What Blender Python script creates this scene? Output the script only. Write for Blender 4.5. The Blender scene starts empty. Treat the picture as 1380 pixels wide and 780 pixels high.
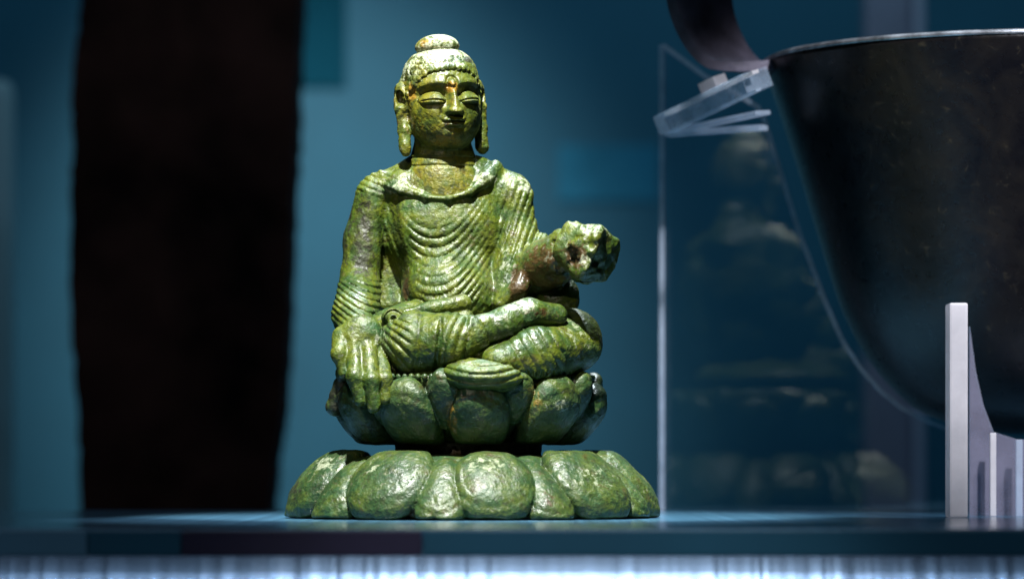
import bpy, math, random
import numpy as np

# ------------------------------------------------------------------ units
# one "u" is 3 cm of the real place; the statue is 6.5 u (about 20 cm) tall
S = 0.03
CAMD, CAMZ = 50.0, 0.77          # camera distance and height in u
sc = bpy.context.scene
col = sc.collection
rng = np.random.default_rng(7)
random.seed(7)


def W(px, py, y=0.0):
    """point of the place (u) that stands at depth y"""
    k = (CAMD + y) / CAMD
    return np.array([(px - 690) / 100 * k, y, CAMZ + (620 - py) / 100 * k], np.float32)


# ------------------------------------------------------------------ camera
cam = bpy.data.cameras.new('camera')
camo = bpy.data.objects.new('camera', cam)
col.objects.link(camo)
camo.location = (0, -CAMD * S, CAMZ * S)
camo.rotation_euler = (math.radians(90), 0, 0)
cam.sensor_width = 36
cam.lens = 36 * CAMD / 13.8
cam.shift_y = 2.30 / 13.8
cam.clip_start, cam.clip_end = 0.05, 50
cam.dof.use_dof = True
cam.dof.focus_distance = (CAMD - 0.9) * S
cam.dof.aperture_fstop = 7.6
cam.dof.aperture_blades = 0
sc.camera = camo

# ------------------------------------------------------------------ world and lamps
world = bpy.data.worlds.new('World')
sc.world = world
world.use_nodes = True
bg = world.node_tree.nodes['Background']
bg.inputs[0].default_value = (0.10, 0.30, 0.5, 1)
bg.inputs[1].default_value = 0.008
sc.view_settings.view_transform = 'Standard'
sc.view_settings.look = 'None'
sc.view_settings.exposure = 0
sc.view_settings.gamma = 1
sc.cycles.max_bounces = 10
sc.cycles.transparent_max_bounces = 12
sc.cycles.caustics_reflective = False
sc.cycles.caustics_refractive = False
sc.cycles.use_denoising = True
sc.cycles.sample_clamp_indirect = 4


def aim(o, loc, tgt):
    from mathutils import Vector
    o.location = Vector(loc) * S
    o.rotation_euler = (Vector(tgt) - Vector(loc)).to_track_quat('-Z', 'Y').to_euler()


def spot(name, loc, tgt, power, color, deg, blend=0.4, radius=0.3):
    l = bpy.data.lights.new(name, 'SPOT')
    l.energy, l.color = power, color
    l.spot_size, l.spot_blend = math.radians(deg), blend
    l.shadow_soft_size = radius * S
    o = bpy.data.objects.new(name, l)
    col.objects.link(o)
    aim(o, loc, tgt)
    return o


def area(name, loc, tgt, power, color, sx, sy, spread=180):
    l = bpy.data.lights.new(name, 'AREA')
    l.energy, l.color, l.shape = power, color, 'RECTANGLE'
    l.size, l.size_y = sx * S, sy * S
    l.spread = math.radians(spread)
    o = bpy.data.objects.new(name, l)
    col.objects.link(o)
    aim(o, loc, tgt)
    return o


spot('key_spot', (-1.5, -12.5, 24.5), (-0.5, -0.6, 2.8), 122, (0.98, 1.0, 0.94), 21, 0.5, 0.3)
spot('face_spot', (-7.0, -22, 13), (-0.5, -0.5, 3.0), 5.0, (1.0, 0.92, 0.74), 19, 0.6, 0.5)
spot('back_spot', (1.5, 8, 26), (-0.5, -0.3, 2.5), 48, (0.80, 0.92, 1.0), 22, 0.5, 0.6)
spot('bowl_spot', (11, -15, 19), (7.4, 2, 4.5), 44, (0.92, 0.92, 1.0), 26, 0.5, 0.5)
spot('wall_spot', (-7.0, 25, 25), (-4.9, 44, 3.5), 36, (1.0, 0.88, 0.78), 40, 1.0, 1.5)
area('wall_wash', (3, 20, 27), (6, 44, 2), 1.7, (0.42, 0.82, 1.0), 24, 3)
area('overhead_fill', (1, 3, 30), (1, 3, 0), 1.1, (0.75, 0.88, 1.0), 14, 3)  # added overhead fill for sheet edges and tops, no visible source
spot('front_strip_spot', (1.0, -24, 14), (0.6, -9.5, -1.5), 9, (0.82, 0.92, 1.0), 24, 0.7, 0.7)
area('front_wash', (0, -22, 12), (0, -9.0, -1.5), 0.06, (0.6, 0.8, 1.0), 18, 0.8, 30)

# ------------------------------------------------------------------ small node helpers
def new_mat(name):
    m = bpy.data.materials.new(name)
    m.use_nodes = True
    nt = m.node_tree
    return m, nt, nt.nodes['Principled BSDF']


def ramp(nt, src, stops):
    r = nt.nodes.new('ShaderNodeValToRGB')
    e = r.color_ramp.elements
    while len(e) < len(stops):
        e.new(0.5)
    for i, (p, c) in enumerate(stops):
        e[i].position = p
        e[i].color = tuple(c) + (1,) if len(c) == 3 else c
    nt.links.new(src, r.inputs[0])
    return r.outputs[0]


def noise(nt, vec, scale, detail=4, rough=0.55, dist=0.0):
    n = nt.nodes.new('ShaderNodeTexNoise')
    n.inputs['Scale'].default_value = scale
    n.inputs['Detail'].default_value = detail
    n.inputs['Roughness'].default_value = rough
    n.inputs['Distortion'].default_value = dist
    nt.links.new(vec, n.inputs['Vector'])
    return n.outputs['Fac']


def mix(nt, fac, a, b, mode='MIX'):
    m = nt.nodes.new('ShaderNodeMix')
    m.data_type = 'RGBA'
    m.blend_type = mode
    for k, v in ((0, fac), (6, a), (7, b)):
        if isinstance(v, bpy.types.NodeSocket):
            nt.links.new(v, m.inputs[k])
        else:
            m.inputs[k].default_value = v if k == 0 else tuple(v) + (1,)
    return m.outputs[2]


def math_node(nt, op, a, b=None, clamp=False):
    m = nt.nodes.new('ShaderNodeMath')
    m.operation = op
    m.use_clamp = clamp
    for k, v in ((0, a), (1, b)):
        if v is None:
            continue
        if isinstance(v, bpy.types.NodeSocket):
            nt.links.new(v, m.inputs[k])
        else:
            m.inputs[k].default_value = v
    return m.outputs[0]


def coords(nt, scale=(1, 1, 1)):
    tc = nt.nodes.new('ShaderNodeTexCoord')
    mp = nt.nodes.new('ShaderNodeMapping')
    mp.inputs['Scale'].default_value = tuple(s / S for s in scale)
    nt.links.new(tc.outputs['Object'], mp.inputs['Vector'])
    return mp.outputs[0]


def bump(nt, height, strength, dist, bsdf=None, prev=None):
    b = nt.nodes.new('ShaderNodeBump')
    b.inputs['Strength'].default_value = strength
    b.inputs['Distance'].default_value = dist * S
    nt.links.new(height, b.inputs['Height'])
    if prev is not None:
        nt.links.new(prev, b.inputs['Normal'])
    if bsdf is not None:
        nt.links.new(b.outputs[0], bsdf.inputs['Normal'])
    return b.outputs[0]


# ------------------------------------------------------------------ materials
def patina_material(name, stops):
    m, nt, p = new_mat(name)
    v = coords(nt)
    at = nt.nodes.new('ShaderNodeAttribute')
    at.attribute_name = 'patina'
    sep = nt.nodes.new('ShaderNodeSeparateColor')
    nt.links.new(at.outputs['Color'], sep.inputs[0])
    red, pale, dark = sep.outputs
    orange = at.outputs['Alpha']
    n1 = noise(nt, v, 1.4, 5, 0.6, 0.4)
    n2 = noise(nt, v, 4.5, 6, 0.65, 0.3)
    n3 = noise(nt, v, 10, 4, 0.7, 0.4)
    n4 = noise(nt, v, 22, 3, 0.65)
    base = ramp(nt, n1, stops)
    teal = ramp(nt, n2, [(0.50, (0, 0, 0)), (0.62, (1, 1, 1))])
    base = mix(nt, math_node(nt, 'MULTIPLY', teal, 0.55), base, (0.018, 0.075, 0.028))
    yel = ramp(nt, n3, [(0.50, (0, 0, 0)), (0.64, (1, 1, 1))])
    base = mix(nt, math_node(nt, 'MULTIPLY', yel, 0.30), base, (0.125, 0.128, 0.012))
    brn = ramp(nt, n2, [(0.33, (1, 1, 1)), (0.42, (0, 0, 0))])
    base = mix(nt, math_node(nt, 'MULTIPLY', brn, 0.6), base, (0.075, 0.040, 0.010))
    drk = ramp(nt, n3, [(0.38, (1, 1, 1)), (0.49, (0, 0, 0))])
    base = mix(nt, math_node(nt, 'MULTIPLY', drk, 0.72), base, (0.03, 0.045, 0.014))

    def soft(mask, w, src):
        a = math_node(nt, 'SUBTRACT', src, 0.5)
        a = math_node(nt, 'MULTIPLY', a, w)
        a = math_node(nt, 'ADD', a, mask)
        a = math_node(nt, 'SUBTRACT', a, 0.35)
        return math_node(nt, 'MULTIPLY', a, 3.0, True)
    base = mix(nt, math_node(nt, 'MULTIPLY', soft(red, 2.6, n3), 0.9), base,
               mix(nt, n3, (0.020, 0.010, 0.005), (0.105, 0.045, 0.012)))
    base = mix(nt, math_node(nt, 'MULTIPLY', soft(orange, 1.8, n3), 0.8), base, (0.33, 0.17, 0.018))
    base = mix(nt, math_node(nt, 'MULTIPLY', soft(pale, 3.0, n3), 0.75), base, (0.46, 0.50, 0.38))
    base = mix(nt, math_node(nt, 'MULTIPLY', soft(dark, 2.6, n3), 0.88), base, (0.018, 0.016, 0.013))
    speck = ramp(nt, n4, [(0.62, (0, 0, 0)), (0.71, (1, 1, 1))])
    base = mix(nt, math_node(nt, 'MULTIPLY', speck, 0.25), base, (0.24, 0.29, 0.17))
    pit = ramp(nt, n4, [(0.32, (1, 1, 1)), (0.41, (0, 0, 0))])
    base = mix(nt, math_node(nt, 'MULTIPLY', pit, 0.6), base, (0.02, 0.02, 0.012))
    base = mix(nt, 1.0, base, (0.60, 0.60, 0.56), 'MULTIPLY')
    nt.links.new(base, p.inputs['Base Color'])
    p.inputs['Metallic'].default_value = 0.0
    p.inputs['Specular IOR Level'].default_value = 0.2
    nt.links.new(ramp(nt, n2, [(0.3, (0.42,) * 3), (0.7, (0.65,) * 3)]), p.inputs['Roughness'])
    nt.links.new(ramp(nt, n2, [(0.36, (0.62,) * 3), (0.60, (0.18,) * 3)]), p.inputs['Coat Weight'])
    p.inputs['Coat IOR'].default_value = 1.6
    nt.links.new(ramp(nt, n1, [(0.35, (0.33,) * 3), (0.65, (0.52,) * 3)]), p.inputs['Coat Roughness'])
    h1 = noise(nt, v, 5.5, 3, 0.6, 0.2)
    h2 = noise(nt, v, 19, 2, 0.6)
    b1 = bump(nt, h1, 0.45, 0.055)
    bump(nt, h2, 0.6, 0.030, p, b1)
    c1 = bump(nt, h1, 0.30, 0.045)
    nt.links.new(bump(nt, h2, 0.45, 0.022, None, c1), p.inputs['Coat Normal'])
    return m


def simple(name, colr, rough=0.5, metal=0.0, nscale=None, namp=0.3, bumpd=0.0, spec=0.5):
    m, nt, p = new_mat(name)
    p.inputs['Roughness'].default_value = rough
    p.inputs['Metallic'].default_value = metal
    p.inputs['Specular IOR Level'].default_value = spec
    c = tuple(colr)
    if nscale:
        v = coords(nt)
        n = noise(nt, v, nscale, 5)
        lo = tuple(x * (1 - namp) for x in c)
        hi = tuple(min(1, x * (1 + namp)) for x in c)
        nt.links.new(ramp(nt, n, [(0.3, lo), (0.7, hi)]), p.inputs['Base Color'])
        if bumpd:
            bump(nt, n, 0.4, bumpd, p)
    else:
        p.inputs['Base Color'].default_value = c + (1,)
    return m


def acrylic_material(name, tint, rough=0.0, alpha_like=True):
    """thin clear sheet: straight-through transparency plus a Fresnel reflection"""
    m, nt, p = new_mat(name)
    nt.nodes.remove(p)
    out = nt.nodes['Material Output']
    tr = nt.nodes.new('ShaderNodeBsdfTransparent')
    tr.inputs[0].default_value = tint + (1,)
    gl = nt.nodes.new('ShaderNodeBsdfGlossy')
    gl.inputs['Roughness'].default_value = rough
    gl.inputs['Color'].default_value = (1, 1, 1, 1)
    fr = nt.nodes.new('ShaderNodeFresnel')
    fr.inputs[0].default_value = 1.45
    mx = nt.nodes.new('ShaderNodeMixShader')
    nt.links.new(fr.outputs[0], mx.inputs[0])
    nt.links.new(tr.outputs[0], mx.inputs[1])
    nt.links.new(gl.outputs[0], mx.inputs[2])
    nt.links.new(mx.outputs[0], out.inputs[0])
    return m


def frosted_material(name, colr, fac):
    """sawn, frosted acrylic edge: part clear, part scattering"""
    m, nt, p = new_mat(name)
    p.inputs['Base Color'].default_value = colr + (1,)
    p.inputs['Roughness'].default_value = 0.45
    out = nt.nodes['Material Output']
    tr = nt.nodes.new('ShaderNodeBsdfTransparent')
    tl = nt.nodes.new('ShaderNodeBsdfTranslucent')
    tl.inputs[0].default_value = colr + (1,)
    m1 = nt.nodes.new('ShaderNodeMixShader')
    m1.inputs[0].default_value = 0.45
    nt.links.new(p.outputs[0], m1.inputs[1])
    nt.links.new(tl.outputs[0], m1.inputs[2])
    m2 = nt.nodes.new('ShaderNodeMixShader')
    v = coords(nt)
    n = noise(nt, v, 2.2, 4)
    nt.links.new(ramp(nt, n, [(0.3, (max(0, fac - .12),) * 3), (0.7, (min(1, fac + .12),) * 3)]), m2.inputs[0])
    nt.links.new(tr.outputs[0], m2.inputs[1])
    nt.links.new(m1.outputs[0], m2.inputs[2])
    nt.links.new(m2.outputs[0], out.inputs[0])
    return m


def bowl_material():
    m, nt, p = new_mat('dark_metal')
    v = coords(nt)
    n1 = noise(nt, v, 1.1, 6, 0.65, 0.6)
    n2 = noise(nt, v, 6.0, 6, 0.7, 0.4)
    c = ramp(nt, n1, [(0.35, (0.003, 0.003, 0.005)), (0.55, (0.009, 0.008, 0.008)), (0.70, (0.015, 0.012, 0.009))])
    f = ramp(nt, n2, [(0.60, (0, 0, 0)), (0.72, (1, 1, 1))])
    c = mix(nt, math_node(nt, 'MULTIPLY', f, 0.55), c, (0.06, 0.05, 0.028))
    nt.links.new(c, p.inputs['Base Color'])
    nt.links.new(ramp(nt, n2, [(0.3, (0.24,) * 3), (0.7, (0.36,) * 3)]), p.inputs['Roughness'])
    p.inputs['Metallic'].default_value = 0.05
    bump(nt, n2, 0.25, 0.04, p)
    return m


def streak_material(name, colr, rough, metal, scale, strength, dist, spec=0.5):
    """brushed surface: grooves that run away from the viewer"""
    m, nt, p = new_mat(name)
    p.inputs['Roughness'].default_value = rough
    p.inputs['Metallic'].default_value = metal
    p.inputs['Specular IOR Level'].default_value = spec
    v = coords(nt, (1, 0.0, 0.0))
    n = noise(nt, v, scale, 3, 0.6)
    n2 = noise(nt, v, scale * 1.3, 3, 0.7)
    c = ramp(nt, n2, [(0.35, tuple(x * 0.65 for x in colr)), (0.65, tuple(min(1, x * 1.35) for x in colr))])
    nt.links.new(c, p.inputs['Base Color'])
    bump(nt, n, strength, dist, p)
    return m


M = {
    'patina': patina_material('bronze_patina', [(0.30, (0.012, 0.040, 0.004)), (0.43, (0.052, 0.098, 0.005)),
                                                (0.55, (0.118, 0.145, 0.006)), (0.70, (0.026, 0.092, 0.014))]),
    'patina_head': patina_material('olive_bronze_patina', [(0.30, (0.032, 0.062, 0.006)), (0.43, (0.098, 0.125, 0.007)),
                                                           (0.57, (0.180, 0.160, 0.008)), (0.70, (0.048, 0.115, 0.018))]),
    'patina_green': patina_material('green_bronze_patina', [(0.30, (0.008, 0.028, 0.011)), (0.43, (0.026, 0.072, 0.022)),
                                                            (0.56, (0.066, 0.105, 0.014)), (0.70, (0.022, 0.088, 0.040))]),
    'wall': simple('teal_wall_paint', (0.014, 0.125, 0.215), 0.75, 0, 0.25, 0.10),
    'panel': simple('pale_panel_paint', (0.26, 0.38, 0.45), 0.7, 0, 0.3, 0.1),
    'plaque': simple('blue_plaque_paint', (0.005, 0.058, 0.100), 1.0, 0, 0.5, 0.1, 0, 0.0),
    'glare': simple('pale_wall_glare', (0.030, 0.195, 0.335), 1.0, 0, 0.6, 0.15, 0, 0.0),
    'lilac': simple('lilac_post_paint', (0.20, 0.20, 0.29), 0.6, 0, 0.4, 0.15),
    'stele': simple('dark_weathered_wood', (0.040, 0.016, 0.013), 0.8, 0, 0.45, 0.9, 0.2, 0.1),
    'shelf': streak_material('blue_glass_shelf', (0.05, 0.13, 0.21), 0.16, 0.0, 5.0, 0.30, 0.05, 0.6),
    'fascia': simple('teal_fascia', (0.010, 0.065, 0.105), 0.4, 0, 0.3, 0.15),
    'fascia_reflection': simple('plum_fascia_reflection', (0.020, 0.014, 0.034), 0.4, 0, 0.5, 0.2),
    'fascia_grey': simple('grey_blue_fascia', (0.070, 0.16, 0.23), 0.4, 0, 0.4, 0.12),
    'lip': streak_material('brushed_metal_lip', (0.42, 0.55, 0.75), 0.22, 1.0, 5.0, 0.35, 0.08),
    'clear': acrylic_material('clear_acrylic', (0.93, 0.96, 0.98)),
    'edge': frosted_material('frosted_acrylic_edge', (0.66, 0.78, 0.92), 0.42),
    'edge_thin': frosted_material('faint_acrylic_edge', (0.62, 0.64, 0.80), 0.85),
    'white_edge': frosted_material('white_frosted_edge', (0.80, 0.78, 0.80), 0.85),
    'bowl': bowl_material(),
    'haze_sheet': frosted_material('hazy_acrylic', (0.62, 0.76, 0.92), 0.30),
    'rim': simple('rim_light_line', (0.42, 0.45, 0.48), 0.38, 0.8, 3.0, 0.7, 0.05),
    'strap': simple('grey_lilac_metal', (0.15, 0.14, 0.19), 0.42, 0.3, 2.0, 0.5, 0.05),
    'lilac_highlight': simple('lilac_edge_highlight', (0.34, 0.36, 0.50), 0.6, 0, 0.4, 0.1),
    'lilac_sheet': frosted_material('lilac_sheet', (0.35, 0.34, 0.45), 0.45),
}

# ------------------------------------------------------------------ object helpers
def tag(o, label=None, cat=None, group=None, kind=None):
    if label:
        o['label'] = label
    if cat:
        o['category'] = cat
    if group:
        o['group'] = group
    if kind:
        o['kind'] = kind
    return o


def empty(name, loc, label, cat, group=None):
    o = bpy.data.objects.new(name, None)
    o.empty_display_size = 0.01
    o.location = tuple(float(x) * S for x in loc)
    col.objects.link(o)
    return tag(o, label, cat, group)


def mesh_obj(name, V, F, mat, parent=None, origin=(0, 0, 0), smooth=True, normals=None, attr=None, two=None):
    """V in u, world; origin in u"""
    V = (np.asarray(V, np.float64) - np.asarray(origin, np.float64)) * S
    me = bpy.data.meshes.new(name)
    if isinstance(F, np.ndarray):
        n, k = F.shape
        me.vertices.add(len(V))
        me.vertices.foreach_set('co', V.astype(np.float32).ravel())
        me.loops.add(n * k)
        me.loops.foreach_set('vertex_index', F.astype(np.int32).ravel())
        me.polygons.add(n)
        me.polygons.foreach_set('loop_start', np.arange(0, n * k, k, dtype=np.int32))
        me.update(calc_edges=True)
        me.validate()
    else:
        me.from_pydata([tuple(v) for v in V], [], F)
        me.update()
    if smooth:
        me.polygons.foreach_set('use_smooth', np.ones(len(me.polygons), bool))
    if attr is not None:
        a = me.color_attributes.new('patina', 'FLOAT_COLOR', 'POINT')
        a.data.foreach_set('color', attr.astype(np.float32).ravel())
    if normals is not None:
        me.normals_split_custom_set_from_vertices(normals.astype(np.float32))
    for q in (mat if isinstance(mat, list) else [mat]):
        me.materials.append(q)
    if two is not None:
        me.polygons.foreach_set('material_index', np.asarray(two, np.int32))
    o = bpy.data.objects.new(name, me)
    col.objects.link(o)
    if parent is not None:
        o.parent = parent
    else:
        o.location = tuple(float(x) * S for x in origin)
    return o


def box(x0, x1, y0, y1, z0, z1, bev=0.0):
    import bmesh
    bm = bmesh.new()
    bmesh.ops.create_cube(bm, size=1)
    for v in bm.verts:
        v.co.x = x0 + (v.co.x + .5) * (x1 - x0)
        v.co.y = y0 + (v.co.y + .5) * (y1 - y0)
        v.co.z = z0 + (v.co.z + .5) * (z1 - z0)
    if bev:
        bmesh.ops.bevel(bm, geom=list(bm.edges), offset=bev, segments=2, affect='EDGES', profile=0.6)
    V = [tuple(v.co) for v in bm.verts]
    bm.verts.index_update()
    F = [[v.index for v in f.verts] for f in bm.faces]
    bm.free()
    return np.array(V), F


def prism(pts, y0, y1):
    """polygon in x,z extruded in y"""
    n = len(pts)
    V = [(x, y0, z) for x, z in pts] + [(x, y1, z) for x, z in pts]
    F = [list(range(n)), list(range(2 * n - 1, n - 1, -1))]
    for i in range(n):
        j = (i + 1) % n
        F.append([i, i + n, j + n, j][::-1])
    return np.array(V), F


def lathe(profile, cx, cy, n=96):
    V, F = [], []
    for r, z in profile:
        for i in range(n):
            a = 2 * math.pi * i / n
            V.append((cx + r * math.cos(a), cy + r * math.sin(a), z))
    for k in range(len(profile) - 1):
        for i in range(n):
            j = (i + 1) % n
            F.append([k * n + i, k * n + j, (k + 1) * n + j, (k + 1) * n + i])
    return np.array(V), F


# ------------------------------------------------------------------ implicit-surface sculpting
def length(v):
    return np.sqrt((v * v).sum(-1))


def smin(a, b, k):
    h = np.clip(0.5 + 0.5 * (b - a) / k, 0, 1)
    return b + (a - b) * h - k * h * (1 - h)


def crease(a, b, w, g):
    """plain union with a chased groove of depth g along the seam"""
    return np.minimum(a, b) + g * np.exp(-np.abs(a - b) / w)


def smax(a, b, k):
    return -smin(-a, -b, k)


def usmin(ds, k):
    d = ds[0]
    for e in ds[1:]:
        d = smin(d, e, k)
    return d


def ell(P, c, r, R=None):
    q = P - np.asarray(c, np.float32)
    if R is not None:
        q = q @ np.asarray(R, np.float32).T       # rows of R are the local axes
    r = np.asarray(r, np.float32)
    k0 = length(q / r)
    k1 = length(q / (r * r)) + 1e-6
    return k0 * (k0 - 1) / k1


def cone(P, a, b, ra, rb):
    a = np.asarray(a, np.float32)
    ba = np.asarray(b, np.float32) - a
    h = np.clip(((P - a) @ ba) / float(ba @ ba), 0, 1)
    return length(P - a - h[:, None] * ba) - (ra + (rb - ra) * h)


def tube(P, pts, rad, k=0.08):
    d = None
    for i in range(len(pts) - 1):
        e = cone(P, pts[i], pts[i + 1], rad[i], rad[i + 1])
        d = e if d is None else smin(d, e, k)
    return d


def hash3(i, j, k, seed):
    n = (i * 374761393 + j * 668265263 + k * 2147483647 % 1274126177 + seed * 974711) & 0xffffffff
    n = ((n ^ (n >> 13)) * 1274126177) & 0xffffffff
    n = n ^ (n >> 16)
    return (n & 0xffff).astype(np.float32) / 65535.0


def vnoise(P, f, seed=0):
    q = P * f + 100.0
    i = np.floor(q).astype(np.int64)
    t = (q - i).astype(np.float32)
    t = t * t * (3 - 2 * t)
    k = i[:, 2] * 1013
    out = 0
    for dx in (0, 1):
        wx = t[:, 0] if dx else 1 - t[:, 0]
        for dy in (0, 1):
            wy = t[:, 1] if dy else 1 - t[:, 1]
            for dz in (0, 1):
                wz = t[:, 2] if dz else 1 - t[:, 2]
                out = out + wx * wy * wz * hash3(i[:, 0] + dx, i[:, 1] + dy, k + dz * 1013, seed)
    return out * 2 - 1


def fbm(P, f, oct=3, seed=0):
    o, a = 0, 1.0
    for q in range(oct):
        o = o + a * vnoise(P, f * 2 ** q, seed + q * 17)
        a *= 0.5
    return o


def sculpt(fn, lo, hi, h, detail=None, B=8):
    """surface-nets mesh of fn(P) < 0 on a block-culled grid, then pulled onto fn - detail"""
    lo = np.asarray(lo, np.float32)
    n = np.ceil((np.asarray(hi, np.float32) - lo) / h / B).astype(int) * B
    nb = n // B
    bi = np.stack(np.meshgrid(*[np.arange(q) for q in nb], indexing='ij'), -1).reshape(-1, 3)
    bd = fn((lo + (bi * B + (B - 1) / 2) * h).astype(np.float32))
    vals = np.repeat(np.repeat(np.repeat(np.sign(bd).reshape(nb), B, 0), B, 1), B, 2).astype(np.float32)
    act = bi[np.abs(bd) < B * h * 0.87 * 1.5 + 0.06]
    off = np.stack(np.meshgrid(*[np.arange(B)] * 3, indexing='ij'), -1).reshape(-1, 3)
    for s in range(0, len(act), 1500):
        idx = (act[s:s + 1500, None, :] * B + off[None]).reshape(-1, 3)
        vals[idx[:, 0], idx[:, 1], idx[:, 2]] = fn((lo + idx * h).astype(np.float32))
    neg = vals < 0
    cnt = np.zeros(n - 1, np.int8)
    for dx in (0, 1):
        for dy in (0, 1):
            for dz in (0, 1):
                cnt += neg[dx:n[0] - 1 + dx, dy:n[1] - 1 + dy, dz:n[2] - 1 + dz]
    cells = np.argwhere((cnt > 0) & (cnt < 8))
    vid = np.full(n - 1, -1, np.int32)
    vid[cells[:, 0], cells[:, 1], cells[:, 2]] = np.arange(len(cells))
    acc = np.zeros((len(cells), 3), np.float32)
    num = np.zeros(len(cells), np.float32)
    cor = [(a, b, c) for a in (0, 1) for b in (0, 1) for c in (0, 1)]
    for p in cor:
        for ax in range(3):
            if p[ax]:
                continue
            q = list(p)
            q[ax] = 1
            a = vals[cells[:, 0] + p[0], cells[:, 1] + p[1], cells[:, 2] + p[2]]
            b = vals[cells[:, 0] + q[0], cells[:, 1] + q[1], cells[:, 2] + q[2]]
            mk = (a < 0) != (b < 0)
            t = np.where(mk, a / np.where(mk, a - b, 1), 0)
            pos = np.tile(np.array(p, np.float32), (len(cells), 1))
            pos[:, ax] += t
            acc[mk] += pos[mk]
            num[mk] += 1
    V = (lo + (cells + acc / num[:, None]) * h).astype(np.float32)
    Q = []
    for ax in range(3):
        u, w = (ax + 1) % 3, (ax + 2) % 3
        sl0 = [slice(1, n[k] - 1) for k in range(3)]
        sl1 = list(sl0)
        sl0[ax] = slice(0, n[ax] - 1)
        sl1[ax] = slice(1, n[ax])
        a, b = neg[tuple(sl0)], neg[tuple(sl1)]
        e = np.argwhere(a != b)
        fl = a[e[:, 0], e[:, 1], e[:, 2]]
        for k in range(3):
            if k != ax:
                e[:, k] += 1
        ids = []
        for du, dw in ((0, 0), (-1, 0), (-1, -1), (0, -1)):
            c = e.copy()
            c[:, u] += du
            c[:, w] += dw
            ids.append(vid[c[:, 0], c[:, 1], c[:, 2]])
        f = np.stack(ids, 1)
        f[~fl] = f[~fl][:, ::-1]
        Q.append(f)
    Q = np.concatenate(Q)
    full = (lambda P: fn(P) - detail(P)) if detail is not None else fn
    e = 0.35 * h
    tet = np.array([[1, 1, 1], [1, -1, -1], [-1, 1, -1], [-1, -1, 1]], np.float32)
    for it in range(3):
        f4 = np.stack([full(V + t * e) for t in tet], 1)
        g = (f4 @ tet) / (4 * e)
        d = f4.mean(1)
        gl = length(g)
        if it == 2:
            break
        step = np.clip(d / np.maximum(gl, 0.35), -0.6 * h, 0.6 * h)
        V = V - (g / np.maximum(gl, 1e-4)[:, None]) * (step * 0.9)[:, None]
    N = g / np.maximum(gl, 1e-4)[:, None]
    return V, Q, N


def split_parts(V, Q, N, ids, attr, names, parent, origin, mat, labels=None):
    """one watertight sculpt cut into its parts; normals kept so no seam shows"""
    fid = ids[Q]
    f = np.median(fid, axis=1).astype(int)
    f = np.where((fid == f[:, None]).any(1), f, fid[:, 0])
    out = {}
    for k, nm in enumerate(names):
        q = Q[f == k]
        if len(q) < 6:
            continue
        u, inv = np.unique(q.ravel(), return_inverse=True)
        par = parent[k] if isinstance(parent, (list, tuple)) else parent
        if isinstance(par, int):
            par = out[par]
        o = mesh_obj(nm, V[u], inv.reshape(-1, 4), mat[k] if isinstance(mat, list) else mat, par, origin, True, N[u], attr[u])
        if labels and labels.get(k):
            o['label'] = labels[k]
        out[k] = o
    return out


def blob(P, c, r):
    return np.clip(1 - length((P - np.asarray(c, np.float32)) / np.asarray(r, np.float32)), 0, 1)


def sstep(a, b, x):
    t = np.clip((x - a) / (b - a), 0, 1)
    return t * t * (3 - 2 * t)


def ridges(p, sharp=0.7):
    return np.abs(np.sin(np.pi * p)) ** sharp - 0.6


# ================================================================== THE SETTING
SH_F, SH_B = -8.15, 7.6
tag(mesh_obj('wall', *box(-30, 30, 44, 45, -8, 40), M['wall'], smooth=False), kind='structure')
tag(mesh_obj('floor', *box(-30, 30, 8, 44, -8, -6), M['wall'], smooth=False), kind='structure')
V, F = box(-16, 16, SH_F, SH_B, -0.26, 0.0, 0.015)
shelf = tag(mesh_obj('shelf', V, F, M['shelf'], smooth=False), kind='structure')


def xat(px, y):
    return float(W(px, 0, y)[0])


def zat(py, y):
    return float(W(0, py, y)[2])


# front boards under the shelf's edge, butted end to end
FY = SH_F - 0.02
for a, b, mt in ((-200, 118, 'fascia_grey'), (120, 244, 'fascia'), (246, 569, 'fascia_reflection'), (571, 1600, 'fascia')):  # plum board: a dark reflection put in as colour
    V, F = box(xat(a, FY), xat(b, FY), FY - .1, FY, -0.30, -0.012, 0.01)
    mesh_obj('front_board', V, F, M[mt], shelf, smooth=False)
lipq = [(FY - .1 - .0, -.302)]
for t in np.linspace(0, 1, 9):
    lipq.append((FY - .1 - .30 * t - .05 * math.sin(math.pi * t), -.31 - .75 * t))
lipq += [(FY + .2, -1.06), (FY + .2, -.302)]
V = [(x, y, z) for x in (-16, 16) for y, z in lipq]
nl = len(lipq)
F = [list(range(nl)), list(range(2 * nl - 1, nl - 1, -1))] + [[i, i + nl, (i + 1) % nl + nl, (i + 1) % nl][::-1] for i in range(nl)]
mesh_obj('metal_lip', V, F, M['lip'], shelf, smooth=False)

# dark stele far behind on the left
SY = 22.0
lft = [(110, -80), (110, 0), (103, 60), (97, 130), (98, 190), (94, 260), (95, 400), (98, 480), (104, 560), (108, 640), (110, 1100)]
rgt = [(360, 1100), (362, 690), (369, 620), (377, 570), (384, 480), (389, 400), (391, 310), (396, 200), (398, 110), (404, 0), (404, -80)]
pts = []
for px, py in rgt[::-1] + lft[::-1]:
    p = W(px, py, SY)
    pts.append((float(p[0]), float(p[2])))
sub = []
for a, b in zip(pts, pts[1:] + pts[:1]):
    for t in np.linspace(0, 1, 8)[:-1]:
        sub.append((a[0] + (b[0] - a[0]) * t + random.uniform(-.03, .03), a[1] + (b[1] - a[1]) * t))
sub = [(x, max(z, -6.0)) for x, z in sub]
V, F = prism(sub, SY, SY + 2.5)
tag(mesh_obj('stele', V, F, M['stele'], smooth=False), 'tall dark weathered slab standing out of focus behind the statue, left of it', 'slab')

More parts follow.
